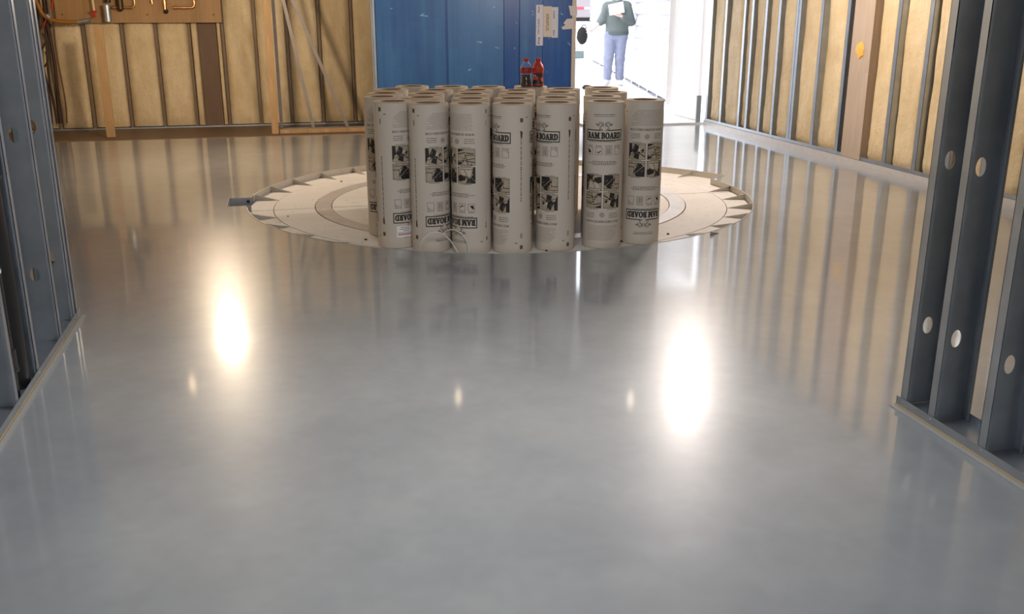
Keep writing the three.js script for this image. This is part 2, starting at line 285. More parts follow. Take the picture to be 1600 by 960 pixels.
// ---------- rolls of floor protection board ----------
const RR = 0.13, RH = 0.965, RI = 0.08;
const printTex = canvas(1664, 1960, (c, w, h) => {
  c.fillStyle = '#c8bcac'; c.fillRect(0, 0, w, h);
  for (let i = 0; i < 2600; i++) { c.fillStyle = `rgba(${rnd() < 0.5 ? '90,72,52' : '205,190,168'},${R(0.02, 0.07)})`; c.fillRect(R(0, w), R(0, h), R(1, 3), R(6, 60)); }
  const ink = '#1d1714';
  const px = (deg) => deg / 360 * w, py = (f) => f * h;
  const smear = (x, y, ww, hh, a) => { c.globalAlpha = a; c.fillStyle = ink; let q = x; while (q < x + ww) { const L = R(6, 26); c.fillRect(q, y, Math.min(L, x + ww - q), hh); q += L + R(4, 9); } c.globalAlpha = 1; };
  const photo = (x, y, ww, hh, kind) => {
    c.fillStyle = '#a8977f'; c.fillRect(x, y, ww, hh); c.fillStyle = ink; c.strokeStyle = ink; c.lineCap = 'round';
    c.save(); c.beginPath(); c.rect(x, y, ww, hh); c.clip(); c.translate(x, y); c.scale(ww / 100, hh / 100);
    const P = (...p) => { c.beginPath(); c.moveTo(p[0], p[1]); for (let i = 2; i < p.length; i += 2) c.lineTo(p[i], p[i + 1]); c.closePath(); c.fill(); };
    const Ln = (wd, ...p) => { c.lineWidth = wd; c.beginPath(); c.moveTo(p[0], p[1]); for (let i = 2; i < p.length; i += 2) c.lineTo(p[i], p[i + 1]); c.stroke(); };
    if (kind === 0) { P(0, 0, 55, 0, 40, 28, 22, 40, 10, 100, 0, 100); P(55, 20, 96, 8, 100, 45, 70, 60, 52, 45); c.fillStyle = '#c2b29b'; P(28, 45, 78, 50, 96, 98, 18, 98); c.fillStyle = ink; Ln(5, 40, 30, 60, 45); }
    if (kind === 1) { P(0, 0, 50, 0, 62, 30, 48, 70, 20, 80, 0, 60); c.beginPath(); c.arc(30, 72, 13, 0, 7); c.fill(); Ln(4, 62, 60, 100, 60); Ln(3, 0, 84, 100, 84); P(62, 8, 66, 8, 66, 60, 62, 60); }
    if (kind === 2) { Ln(5, 0, 18, 60, 28, 100, 6); Ln(4, 0, 42, 100, 26); Ln(6, 10, 70, 60, 78, 100, 68); Ln(3, 0, 60, 60, 62); P(70, 10, 100, 0, 100, 22, 84, 20); P(60, 96, 100, 80, 100, 100); }
    if (kind === 3) { P(38, 0, 70, 10, 62, 34, 80, 52, 60, 100, 40, 84, 34, 50, 12, 70, 6, 56, 34, 30); P(100, 6, 78, 48, 82, 100, 100, 100); Ln(6, 0, 16, 30, 36); c.fillStyle = '#c2b29b'; P(22, 44, 44, 52, 38, 74, 20, 64); }
    for (let i = 0; i < 5; i++) { c.strokeStyle = rnd() < 0.55 ? '#c2b29b' : ink; Ln(R(1, 3.5), R(0, 100), R(0, 100), R(0, 100), R(0, 100)); }
    for (let i = 0; i < 12; i++) { c.fillStyle = ['#c2b29b', ink, '#6b5d4e'][Math.floor(rnd() * 3)]; c.fillRect(R(0, 95), R(0, 95), R(2, 10), R(2, 8)); }
    c.restore(); c.strokeStyle = ink; c.lineWidth = 5; c.strokeRect(x, y, ww, hh);
  };
  const ram = (x, y, s) => { c.save(); c.translate(x, y); c.scale(s, s); c.strokeStyle = ink; c.lineWidth = 5;
    for (const m of [-1, 1]) { c.save(); c.scale(m, 1);
      c.beginPath(); c.arc(38, -4, 30, Math.PI * 0.75, Math.PI * 2.15); c.stroke();
      c.beginPath(); c.arc(40, -2, 17, Math.PI * 0.9, Math.PI * 2.2); c.stroke();
      c.beginPath(); c.moveTo(62, -2); c.lineTo(88, -14); c.lineTo(74, 8); c.stroke();
      c.beginPath(); c.moveTo(12, -18); c.quadraticCurveTo(26, 6, 44, 12); c.lineTo(34, 48); c.lineTo(10, 62); c.stroke();
      c.beginPath(); c.moveTo(56, 22); c.lineTo(46, 46); c.lineTo(60, 54); c.stroke();
      c.fillStyle = ink; c.fillRect(26, 8, 12, 5); c.fillRect(16, 40, 12, 6); c.restore(); }
    c.restore(); };
  for (const base of [0, 180]) {
    const x0 = px(base + 32), pw = px(116), cx = x0 + pw / 2;
    smear(cx - pw * 0.27, py(0.074), pw * 0.54, 10, 0.85); c.fillStyle = ink; c.fillRect(cx - pw * 0.26, py(0.087), pw * 0.52, 4);
    ram(cx, py(0.147), 1.25);
    c.strokeStyle = ink; c.lineWidth = 13; c.beginPath(); c.moveTo(cx - 46, py(0.18)); c.lineTo(x0 + 4, py(0.18)); c.lineTo(x0 + 4, py(0.248)); c.lineTo(x0 + pw - 4, py(0.248)); c.lineTo(x0 + pw - 4, py(0.18)); c.lineTo(cx + 46, py(0.18)); c.stroke();
    c.fillStyle = ink; c.textAlign = 'center'; c.textBaseline = 'middle'; c.font = 'bold 104px serif';
    c.save(); c.translate(cx, py(0.214)); const tw = c.measureText('RAM BOARD').width || 560; c.scale((pw * 0.92) / tw, 1.0); c.fillText('RAM BOARD', 0, 4); c.strokeStyle = ink; c.lineWidth = 10; c.strokeText('RAM BOARD', 0, 4); c.restore();
    smear(cx - pw * 0.4, py(0.2535), pw * 0.7, 9, 0.9);
    for (let i = 0; i < 4; i++) { const bx = x0 + pw * (0.05 + i * 0.245), bw = pw * 0.165, by = py(0.297), bh = py(0.048); smear(bx, py(0.284), bw, 9, 0.9); c.strokeStyle = ink; c.lineWidth = 4; c.strokeRect(bx, by, bw, bh); c.fillStyle = ink;
      if (i === 0) { c.beginPath(); c.moveTo(bx + 6, by + 20); c.lineTo(bx + 40, by + 30); c.lineTo(bx + 66, by + 70); c.lineTo(bx + 20, by + 76); c.fill(); }
      if (i === 1) { c.lineWidth = 12; c.beginPath(); c.moveTo(bx + 22, by + 58); c.lineTo(bx + 42, by + 70); c.lineTo(bx + 72, by + 40); c.stroke(); }
      if (i === 2) for (let r = 0; r < 5; r++) { c.fillRect(bx + 14, by + 12 + r * 15, bw - 28, 3); c.fillRect(bx + 16 + r * 13, by + 10, 3, bh - 20); }
      if (i === 3) { c.lineWidth = 4; c.beginPath(); c.moveTo(bx + bw - 22, by); c.lineTo(bx + bw - 22, by + 22); c.lineTo(bx + bw, by + 22); c.stroke(); } }
    for (const [i, f] of [[0, 0.39], [1, 0.40], [2, 0.41]]) smear(cx - pw * (0.3 + (i % 2) * 0.15), py(f), pw * (0.62 + (i % 2) * 0.2), 9, 0.75);
    const ps = pw * 0.44, ph = py(0.108);
    photo(x0 + pw * 0.03, py(0.485), ps, ph, 0); photo(x0 + pw * 0.53, py(0.485), ps, ph, 1); photo(x0 + pw * 0.03, py(0.606), ps, ph, 2); photo(x0 + pw * 0.53, py(0.606), ps, ph, 3);
    for (const fx of [0.03, 0.53]) for (const fy of [0.476, 0.5975, 0.72]) smear(x0 + pw * (fx + 0.1), py(fy), ps * 0.6, 8, 0.85);
    for (let i = 0; i < 3; i++) { smear(x0 + pw * 0.04, py(0.75 + i * 0.0135), pw * 0.26, 9, 0.8); smear(x0 + pw * 0.68, py(0.75 + i * 0.0135), pw * 0.26, 9, 0.8); }
    c.globalAlpha = 0.25; c.beginPath(); c.arc(cx, py(0.762), 36, 0, 7); c.fill(); c.globalAlpha = 1;
    c.font = 'bold 40px serif'; c.fillText('WWW.RAMBOARD.COM', cx, py(0.81));
    for (let i = 0; i < 13; i++) smear(x0 + pw * (0.08 + 0.02 * (i % 3)), py(0.838 + i * 0.0085), pw * R(0.68, 0.86), 6, 0.42);
    // seam column
    const sx = px(base + 32 + 116 + 32); c.fillStyle = '#5b4a35'; for (const f of [0.098, 0.958]) c.fillRect((sx - 22 + w) % w, py(f) - 26, 44, 52);
    c.fillStyle = '#6a5844'; c.save(); c.translate((sx + w) % w - 6, py(0.42)); c.rotate(Math.PI / 2); c.font = '34px sans-serif'; c.textAlign = 'center'; for (let i = -6; i < 7; i++) { c.globalAlpha = 0.75; smear(i * 68 - 30, -10, 56, 18, 0.5); } c.restore(); c.globalAlpha = 1;
    c.fillStyle = '#4c3c2b'; c.beginPath(); c.moveTo((sx + w) % w - 20, py(0.165)); c.lineTo((sx + w) % w + 16, py(0.175)); c.lineTo((sx + w) % w + 8, py(0.215)); c.lineTo((sx + w) % w - 14, py(0.21)); c.fill();
    c.fillStyle = ink; c.fillRect((sx + px(14)) % w, py(0.078), 34, 9); c.fillRect((sx - px(20) + w) % w, py(0.925), 34, 9);
    c.globalAlpha = 0.3; c.fillRect((sx - 16 + w) % w, py(0.86), 30, 70); c.globalAlpha = 1; c.fillStyle = ink; c.textAlign = 'center';
  }
});
printTex.wrapS = THREE.RepeatWrapping;
M.board = std({ map: printTex, roughness: 0.62 });
M.rollEnd = std({ map: tex(64, (u, v) => mixc([0.64, 0.55, 0.45], [0.78, 0.69, 0.58], 0.5 + 0.5 * Math.sin(v * 120) * l16(u * 16, v * 16)), true, 1), roughness: 0.8 });
M.core = std({ color: 0x94785a, roughness: 0.8 });
const wrapGeo = new THREE.CylinderGeometry(RR, RR, RH - 0.006, 56, 1, true).translate(0, RH / 2, 0);
wrapGeo.rotateY(-Math.PI / 2);   // print panel centres at u = 0.25 and 0.75
const endRing = (y0, y1) => new THREE.LatheGeometry([V2(RI, y0), V2(RR - 0.003, y0), V2(RR, y1)], 48);
const topGeo = endRing(RH, RH - 0.003), footGeo = endRing(0, 0.003);
const coreGeo = new THREE.CylinderGeometry(RI, RI, RH, 40, 1, true).translate(0, RH / 2, 0);
const coreMat = std({ color: 0x94785a, roughness: 0.8, side: THREE.DoubleSide });
M.rollEnd.side = THREE.DoubleSide;
// position, panel turn in degrees from the camera direction, upside down
const rolls = [
  [0.715, -6.42, 48, 1, 'upside-down cardboard roll with a small white and red sticker near its foot'],
  [0.915, -6.27, 43, 1, 'upside-down cardboard roll second from left in front, white strap arching before it'],
  [1.175, -6.16, -42, 1, 'upside-down cardboard roll third from left in front, its logo reading RAM BOARD at the foot'],
  [1.44, -6.10, -63, 0, 'upright cardboard roll mid front row, only the word BOARD showing at its left'],
  [1.735, -6.10, -48, 0, 'upright cardboard roll directly left of the dark gap in the front row'],
  [2.065, -6.10, 0, 0, 'upright cardboard roll with its whole RAM BOARD logo facing front, right of the dark gap'],
  [2.36, -6.15, 11, 1, 'upside-down cardboard roll standing at the right end of the front row'],
  [0.68, -6.80, -5, 1, 'leftmost cardboard roll, set back behind the sticker roll'],
  [0.943, -6.68, 120, 1, 'second-row cardboard roll behind the roll with the white strap'],
  [1.249, -6.52, 150, 0, 'second-row cardboard roll behind the third front roll from the left'],
  [1.531, -6.46, 80, 0, 'second-row cardboard roll behind the middle front roll'],
  [1.834, -6.46, 160, 1, 'second-row cardboard roll just behind the roll left of the dark gap'],
  [2.172, -6.48, 70, 0, 'second-row cardboard roll behind the roll with the full logo'],
  [0.727, -7.084, 20, 0, 'third-row cardboard roll at the left edge of the cluster'],
  [1.014, -6.987, 100, 0, 'third-row cardboard roll second from the left edge'],
  [1.322, -6.887, 140, 1, 'third-row cardboard roll third from the left edge'],
  [1.638, -6.812, 30, 0, 'third-row cardboard roll fourth from the left edge'],
  [1.971, -6.877, 60, 1, 'third-row cardboard roll fifth from the left edge'],
  [2.339, -6.819, 90, 0, 'third-row cardboard roll at the right edge of the cluster'],
  [0.811, -7.422, 10, 0, 'fourth-row cardboard roll at the left, against the foam wall'],
  [1.131, -7.285, 50, 0, 'fourth-row cardboard roll second from the left, below the blue panel'],
  [1.42, -7.216, 110, 1, 'fourth-row cardboard roll third from the left, below the blue panel'],
  [1.721, -7.115, 130, 0, 'fourth-row cardboard roll in front of the two bottles'],
  [2.093, -7.183, 170, 0, 'fourth-row cardboard roll beside the right edge of the blue panel'],
  [2.418, -7.236, 15, 0, 'fourth-row cardboard roll at the right below the standing man'],
  [1.008, -7.702, 45, 0, 'rearmost cardboard roll farthest left in the back row'],
  [1.302, -7.599, 75, 1, 'rearmost cardboard roll second from left in the back row'],
  [1.578, -7.50, 95, 0, 'rearmost cardboard roll third from left in the back row'],
  [1.915, -7.488, 35, 0, 'rearmost cardboard roll carrying the two bottles'],
];
for (let it = 0; it < 400; it++) for (let i = 0; i < rolls.length; i++) for (let j = i + 1; j < rolls.length; j++) {
  const a = rolls[i], b = rolls[j], dx = b[0] - a[0], dz = b[1] - a[1], d = Math.hypot(dx, dz), need = 2 * RR + 0.003;
  if (d < need) { const wI = i < 7 ? 0.12 : 0.5, wJ = j < 7 ? 0.12 : 0.5, s = (need - d) / d / (wI + wJ); a[0] -= dx * s * wI; a[1] -= dz * s * wI; b[0] += dx * s * wJ; b[1] += dz * s * wJ; }
}
let stickerRoll;
rolls.forEach(([x, z, turn, up, label], k) => {
  const o = thing('cardboard_roll', label, 'cardboard roll', [x, -PD + (up ? RH : 0), z], 0, 'upright rolls of printed floor protection board');
  o.rotation.set(0, Math.atan2(-x, -z) + turn * Math.PI / 180, up ? Math.PI : 0, 'YXZ');
  const w = mesh('printed_wrap', wrapGeo, M.board, o); mesh('roll_end', topGeo, M.rollEnd, o); mesh('roll_end', footGeo, M.rollEnd, o); mesh('core_tube', coreGeo, coreMat, o);
  if (k === 0) { // white sticker on the camera side
    const st = canvas(256, 200, (c) => { c.fillStyle = '#e9e4de'; c.fillRect(0, 0, 256, 200); c.fillStyle = '#55504c'; for (const [y, a, b] of [[18, 60, 150], [48, 40, 190], [78, 100, 110]]) c.fillRect(a, y, b, 10); c.fillRect(10, 108, 236, 5); c.fillStyle = '#a8483c'; for (let i = 0; i < 9; i++) c.fillRect(22 + i * 25, 126, 16, 40); });
    const g = new THREE.CylinderGeometry(RR + 0.001, RR + 0.001, 0.075, 12, 1, true, -0.42, 0.84); g.rotateZ(Math.PI); const m = mesh('sticker', g, std({ map: st, roughness: 0.5 }), w);
    m.position.y = RH - 0.115; m.rotation.y = (-turn + 24) * Math.PI / 180 * -1; m.userData.label = 'white sticker with red print';
    m.rotation.y = turn * Math.PI / 180 - 0.40;
  }
});
// ---------- cord and wrap in front of the rolls ----------
{
  const c = thing('strapping_cord', 'loops of thin white strapping cord in front of the rolls', 'cord', [0.95, -PD, -6.0]);
  const W = std({ color: 0xd8d6d2, roughness: 0.35 });
  mesh('loop', tube([[-0.13, 0.004, -0.07], [-0.125, 0.09, -0.07], [-0.07, 0.145, -0.07], [-0.01, 0.15, -0.06], [0.05, 0.11, -0.04], [0.1, 0.03, 0.0], [0.115, 0.005, 0.04]], 0.0036, 60, 6), W, c);
  mesh('loop', tube([[0.01, 0.12, -0.1], [0.05, 0.155, -0.09], [0.1, 0.16, -0.06], [0.15, 0.12, -0.03], [0.175, 0.05, -0.01], [0.175, 0.004, 0.0]], 0.0032, 60, 6), W, c);
  mesh('loop', tube([[-0.1, 0.004, 0.02], [-0.03, 0.03, 0.04], [0.05, 0.035, 0.05], [0.11, 0.015, 0.06], [0.13, 0.02, 0.1], [0.1, 0.03, 0.1], [0.09, 0.01, 0.07], [0.12, 0.006, 0.05], [0.19, 0.004, 0.04]], 0.0036, 80, 6), W, c);
  const film = new THREE.PlaneGeometry(0.36, 0.17, 40, 20).rotateX(-Math.PI / 2), p = film.attributes.position;
  for (let i = 0; i < p.count; i++) p.setY(i, 0.012 + 0.02 * Math.abs(N(p.getX(i) * 24, p.getZ(i) * 30, 4)) + 0.014 * N(p.getX(i) * 60, p.getZ(i) * 50, 9)); film.computeVertexNormals();
  const f = mesh('plastic_wrap', film, new THREE.MeshPhysicalMaterial({ color: 0xf2f4f5, roughness: 0.12, transmission: 0.75, thickness: 0, side: THREE.DoubleSide })); f.position.set(0.97, -PD + 0.006, -5.90); f.rotation.y = 0.1;
  tag(f, 'crumpled clear plastic wrap on the pit edge before the rolls', 'plastic wrap');
}
// ---------- bottles ----------
{
  const roll = rolls[28];
  const prof = [[0, 0], [0.030, 0], [0.034, 0.006], [0.034, 0.03], [0.031, 0.05], [0.029, 0.075], [0.030, 0.095], [0.034, 0.118], [0.035, 0.135], [0.034, 0.15], [0.028, 0.172], [0.017, 0.19], [0.014, 0.196], [0.014, 0.205]].map(([a, b]) => V2(a * 1.28, b * 0.97));
  const bottle = (dx, label, decor) => {
    const o = thing('drink_bottle', label, 'bottle', [roll[0] + dx, -PD + RH, roll[1] + 0.09], 0, 'bottles on the rear roll');
    mesh('body', new THREE.LatheGeometry(prof, 32), new THREE.MeshPhysicalMaterial({ color: 0xffffff, roughness: 0.06, transmission: 1, thickness: 0, side: THREE.DoubleSide }), o);
    mesh('drink', new THREE.LatheGeometry(prof.slice(0, decor ? 10 : 7).map((v) => V2(Math.max(0, v.x - 0.002), v.y + 0.002)).concat([V2(0, prof[decor ? 9 : 6].y + 0.002)]), 28), new THREE.MeshPhysicalMaterial({ color: 0x3a2413, roughness: 0.15 }), o);
    const cap = mesh('cap', join([new THREE.CylinderGeometry(0.0215, 0.022, 0.02, 24).translate(0, 0.205, 0), new THREE.TorusGeometry(0.0215, 0.0015, 6, 24).rotateX(Math.PI / 2).translate(0, 0.193, 0)]), M.red, o);
    if (!decor) mesh('label', new THREE.LatheGeometry([V2(0.0415, 0.105), V2(0.0447, 0.116), V2(0.0457, 0.131), V2(0.0447, 0.145)], 32), std({ color: 0xa02a22, roughness: 0.45 }), o);
    else {
      const t = canvas(256, 256, (c) => { c.fillStyle = '#3a2d20'; c.fillRect(0, 0, 256, 256); c.fillStyle = '#b3342a'; c.fillRect(0, 0, 256, 86); for (const [x, y, r] of [[60, 60, 46], [190, 70, 40], [120, 130, 30], [220, 150, 26], [30, 170, 24], [160, 190, 18]]) { c.fillStyle = ['#d4473a', '#c0392e', '#9c2a24'][Math.floor(x / 60) % 3]; c.beginPath(); c.arc(x, y, r, 0, 7); c.fill(); } c.fillStyle = '#b9ab8c'; c.fillRect(90, 168, 70, 16); c.fillRect(190, 110, 40, 18); c.fillStyle = '#b02f26'; c.fillRect(0, 226, 256, 24); });
      mesh('label', new THREE.LatheGeometry([V2(0.0445, 0.008), V2(0.0445, 0.029), V2(0.0405, 0.0485), V2(0.038, 0.073), V2(0.0393, 0.092), V2(0.0445, 0.1145), V2(0.0457, 0.131), V2(0.0446, 0.1455)], 36), std({ map: t, roughness: 0.45 }), o);
      mesh('shrink_neck', new THREE.LatheGeometry([V2(0.0446, 0.1455), V2(0.0368, 0.167), V2(0.0228, 0.1845), V2(0.0215, 0.196)], 30), std({ color: 0xb3342a, roughness: 0.4 }), o);
    }
  };
  bottle(-0.06, 'half-empty bottle with a red cap and one red label band, on the rear roll', false);
  bottle(0.036, 'dark bottle in a red patterned sleeve with a red cap, on the rear roll', true);
}
// ---------- blue panel ----------
{
  const z = -12.62, o = thing('blue_panel', 'tall scratched blue wall panel with taped paper strips behind the rolls', 'panel', [0, 0, z]);
  o.scale.x = 0.978;
  const cols = [0x31639a, 0x376a9f, 0x174a8c, 0x2b5c95, 0x184b8e], xs = [1.235, 2.165, 2.93, 3.145, 3.46, 3.865];
  for (let k = 0; k < 5; k++) {
    const wpx = 256, t = canvas(wpx, 512, (c) => { c.fillStyle = '#' + cols[k].toString(16).padStart(6, '0'); c.fillRect(0, 0, wpx, 512);
      for (let i = 0; i < 60; i++) { c.fillStyle = `rgba(${rnd() < 0.5 ? '20,50,100' : '90,130,175'},${R(0.03, 0.10)})`; c.fillRect(R(-20, wpx), R(-60, 512), R(5, 60), R(40, 300)); }
      c.strokeStyle = 'rgba(205,220,235,0.8)'; for (let i = 0; i < 7; i++) { c.lineWidth = R(0.8, 2); const x = R(10, wpx - 10), y = R(60, 420); c.beginPath(); c.moveTo(x, y); c.lineTo(x + R(-14, 14), y + R(-5, 5)); c.lineTo(x + R(-16, 20), y + R(-8, 8)); c.stroke(); } });
    const g = boxMM(xs[k] + 0.004, xs[k + 1] - 0.004, 0, 2.45, -0.04, k % 2 ? 0.004 : 0.0);
    mesh('panel_strip', g, std({ map: t, roughness: 0.35 }), o);
  }
  mesh('panel_core', boxMM(1.235, 3.865, 0, 2.45, -0.06, -0.0405), M.white, o);
  mesh('joint', boxMM(2.150, 2.18, 0, 2.45, -0.01, 0.0055), std({ color: 0x1b4684, roughness: 0.4 }), o);
  mesh('left_frame', planarUV(join([boxMM(1.205, 1.232, 0, 2.45, -0.06, 0.02), boxMM(1.185, 1.203, 0, 2.45, -0.06, 0.0)])), M.steelDark, o);
  mesh('edge_trim', boxMM(3.867, 3.925, 0, 2.45, -0.07, 0.008), std({ color: 0xb9aea4, roughness: 0.6 }), o);
  const strip = (w, h, bg, lines, color) => std({ map: canvas(128, 512, (c) => { c.fillStyle = bg; c.fillRect(0, 0, 128, 512); c.fillStyle = color; for (const [txt, fx, fy, size, dir, wide] of lines) { c.save(); c.translate(128 * fx, 512 * fy); c.rotate(dir * Math.PI / 2); c.font = `bold ${size}px sans-serif`; c.textAlign = 'center'; c.textBaseline = 'middle'; c.fillText(txt, 0, 0, wide); c.restore(); } }), roughness: 0.6 });
  const p1 = mesh('paper_strip', box(0.097, 0.51, 0.002, 3.416, 1.30, 0.008), strip(1, 1, '#c6c3ce', [['Blue', 0.38, 0.11, 40, -1, 90], ['STU FLASH', 0.38, 0.53, 40, -1, 190], ['King', 0.4, 0.88, 46, -1, 90]], '#34343c'), o);
  mesh('paper_strip', box(0.115, 0.385, 0.002, 3.525, 1.345, 0.0065), strip(1, 1, '#c4b9ac', [['KIRWPLSC', 0.5, 0.53, 60, 1, 380]], '#6d5a44'), o);
  mesh('paper_strip', box(0.09, 0.385, 0.002, 3.628, 1.335, 0.008), strip(1, 1, '#bfc0cb', [['FLASH', 0.35, 0.25, 44, 1, 190], ['Blue', 0.35, 0.84, 44, 1, 110]], '#3d3d46'), o);
  const torn = (pts, x, y) => new THREE.ExtrudeGeometry(new THREE.Shape(pts.map(([a, b]) => V2(a, b))), { depth: 0.002, bevelEnabled: false }).translate(x, y, 0.0085);
  const tape = std({ color: 0xc3bcb8, roughness: 0.6 });
  mesh('torn_tape', torn([[0, 0], [0.15, 0.01], [0.15, 0.14], [0.06, 0.135], [0.01, 0.08], [0.04, 0.06], [-0.01, 0.03]], 3.735, 1.245), tape, o);
  mesh('torn_tape', torn([[0, 0], [0.09, 0], [0.09, 0.12], [-0.03, 0.125]], 3.845, 1.42), tape, o);
}
// ---------- things along the back wall ----------
{
  const b = thing('plywood_board', 'plywood backboard screwed to the foam wall behind copper pipes', 'board', [-1.675, 1.335, -13.5]);
  mesh('sheet', planarUV(rbox(1.99, 1.2, 0.018, 0, 0.6, 0, 0.002)), M.ply, b);
  for (const x of [-0.75, 0.65]) mesh('cleat', planarUV(boxMM(x - 0.05, x + 0.05, 0.02, 1.18, -0.055, -0.0095)), M.timber, b);
  for (const [x, y] of [[-0.9, 0.1], [0.9, 0.1], [0.1, 0.1], [0.9, 0.6]]) mesh('screw', cyl(0.008, 0.004, x, y, 0, 8).rotateX(Math.PI / 2).translate(0, y, 0.011 - y + y).translate(0, 0, 0), M.blackRough, b).position.set(0, 0, 0);
  const pipe = (name, label, pts, r, fits) => {
    const o = thing(name, label, 'pipe', [0, 0, 0], 0, 'copper pipes on the plywood board');
    const path = new THREE.CurvePath(); const P = pts.map((p) => V(...p)); const rad = 0.05; let cur = P[0].clone();
    for (let i = 1; i < P.length; i++) { if (i < P.length - 1) { const d0 = P[i].clone().sub(P[i - 1]).normalize(), d1 = P[i + 1].clone().sub(P[i]).normalize(); const a = P[i].clone().addScaledVector(d0, -rad), c = P[i].clone().addScaledVector(d1, rad); path.add(new THREE.LineCurve3(cur, a)); path.add(new THREE.QuadraticBezierCurve3(a, P[i], c)); cur = c; } else path.add(new THREE.LineCurve3(cur, P[i])); }
    mesh('tube', new THREE.TubeGeometry(path, 70, r, 12), M.copper, o);
    for (const [a, bb] of fits) mesh('coupling', rod(a, bb, r + 0.006, 14), M.copper, o);
    return o;
  };
  const z = -13.44;
  const p1 = pipe('copper_pipe', 'copper pipe elbow with a dark valve at the left on the plywood', [[-1.97, 1.52, z], [-1.72, 1.52, z], [-1.72, 2.2, z]], 0.014, [[[-1.99, 1.52, z], [-1.945, 1.52, z]], [[-1.79, 1.52, z], [-1.755, 1.52, z]]]);
  mesh('valve_body', join([cyl(0.042, 0.2, -1.895, 1.60, z, 18), new THREE.SphereGeometry(0.035, 14, 10).translate(-1.895, 1.505, z)]), std({ color: 0x4a3722, roughness: 0.4, metalness: 0.6 }), p1);
  pipe('copper_pipe', 'long copper pipe elbow at the right on the plywood', [[-1.25, 1.52, z], [-1.0, 1.52, z], [-1.0, 2.2, z]], 0.016, [[[-1.26, 1.52, z], [-1.22, 1.52, z]], [[-1.15, 1.52, z], [-1.11, 1.52, z]], [[-1.0, 1.57, z], [-1.0, 1.61, z]]]);
  const p3 = pipe('copper_pipe', 'vertical copper stub with a black end in the middle of the plywood', [[-1.36, 2.2, z], [-1.36, 1.49, z]], 0.022, [[[-1.36, 1.60, z], [-1.36, 1.56, z]]]);
  mesh('black_end', new THREE.SphereGeometry(0.03, 14, 10).translate(-1.352, 1.475, z), M.black, p3);
  pipe('copper_pipe', 'short copper stub left of the black-ended pipe', [[-1.51, 2.2, z], [-1.51, 1.56, z]], 0.015, [[[-1.51, 1.60, z], [-1.51, 1.58, z]]]);
  // valve, fitting, hose
  const v = thing('red_valve', 'small red valve handle on a cream pipe left of the plywood pipes', 'valve', [-2.2, 1.44, -13.4]);
  mesh('pipe', rod([-0.03, 0.9, 0], [0, 0.05, 0], 0.016), std({ color: 0xd8c79a, roughness: 0.5 }), v);
  mesh('handle', join([rbox(0.075, 0.028, 0.02, 0, 0.03, 0.03, 0.008), rbox(0.03, 0.075, 0.02, 0.008, 0.0, 0.03, 0.008)]), M.red, v);
  mesh('stem', cyl(0.02, 0.06, 0, 0.02, 0, 14), M.copper, v);
  const h = thing('pipe_fitting', 'hanging black hose ending in a shiny silver fitting on the plywood', 'fitting', [-2.05, 1.33, -13.4]);
  mesh('hose', tube([[0.06, 0.85, 0], [0.05, 0.5, 0], [0.02, 0.25, 0]], 0.035, 30, 14), M.black, h);
  mesh('ferrule', join([cyl(0.045, 0.2, 0, 0.12, 0, 18), cyl(0.05, 0.02, 0, 0.2, 0, 18), cyl(0.05, 0.02, 0, 0.05, 0, 18)]), M.steel, h);
  const px = thing('pex_hose', 'brown hose sagging across the left end of the plywood', 'hose', [0, 0, 0]);
  mesh('hose', tube([[-2.88, 1.75, -13.35], [-2.83, 1.55, -13.35], [-2.77, 1.42, -13.35], [-2.64, 1.36, -13.35], [-2.42, 1.345, -13.36], [-2.36, 1.345, -13.37]], 0.024, 60, 12), std({ color: 0x9a6420, roughness: 0.45 }), px);
  mesh('clamp', rod([-2.745, 1.43, -13.35], [-2.715, 1.395, -13.35], 0.032, 14), M.steel, px);
  mesh('end_connector', rod([-2.4, 1.345, -13.365], [-2.25, 1.37, -13.34], 0.027, 14), M.steelDark, px);
  // cables
  const cl = ['thick dark cable hanging nearest the left corner of the back wall', 'dark cable hanging second from the left corner', 'dark cable hanging third from the left corner', 'thin brown cable hanging farthest from the left corner'];
  [[-2.885, 0.018], [-2.825, 0.015], [-2.765, 0.02], [-2.700, 0.010]].forEach(([x, r], k) => { const pts = []; for (let i = 0; i <= 10; i++) pts.push([x + 0.016 * Math.sin(i * 1.3 + k * 2) - 0.004 * (10 - i) * 0, 0.10 + i * 0.24, -13.46 + 0.02 * Math.cos(i * 1.7 + k)]);
    tag(mesh('hanging_cable', tube(pts, r, 80, 8), k === 3 ? std({ color: 0x6b4a2e, roughness: 0.6 }) : M.cable), cl[k], 'cable', 'cables in the left corner'); });
  const curl = ['upper curled cable end in the left corner', 'middle curled cable end in the left corner', 'lower curled cable end in the left corner'];
  [1.24, 1.02, 0.80].forEach((y, k) => tag(mesh('curled_cable', tube([[-2.80, y + 0.2, -13.28], [-2.79, y + 0.09, -13.28], [-2.85, y + 0.01, -13.28], [-2.93, y, -13.28]], 0.012, 40, 8), M.cable), curl[k], 'cable', 'curled cable ends'));
  tag(mesh('red_wire', tube([[-2.63, 1.75, -13.38], [-2.66, 1.60, -13.38], [-2.69, 1.50, -13.38]], 0.011, 24, 8), M.red), 'short red wire above the brown hose', 'wire', 'red wires');
  tag(mesh('red_wire', tube([[-2.76, 1.38, -13.36], [-2.79, 1.32, -13.36], [-2.82, 1.27, -13.36]], 0.010, 24, 8), M.red), 'short red wire below the brown hose', 'wire', 'red wires');
  // posts and frames
  tag(mesh('corner_post', planarUV(rbox(0.11, CEIL - 0.01, 0.09, -3.0, CEIL / 2, -13.3)), M.brownBoard), 'dark brown post in the far left corner beside the cables', 'post');
  const tp = ['short orange-toned timber post standing below the left end of the plywood', 'pale timber post beside the upright steel stud'];
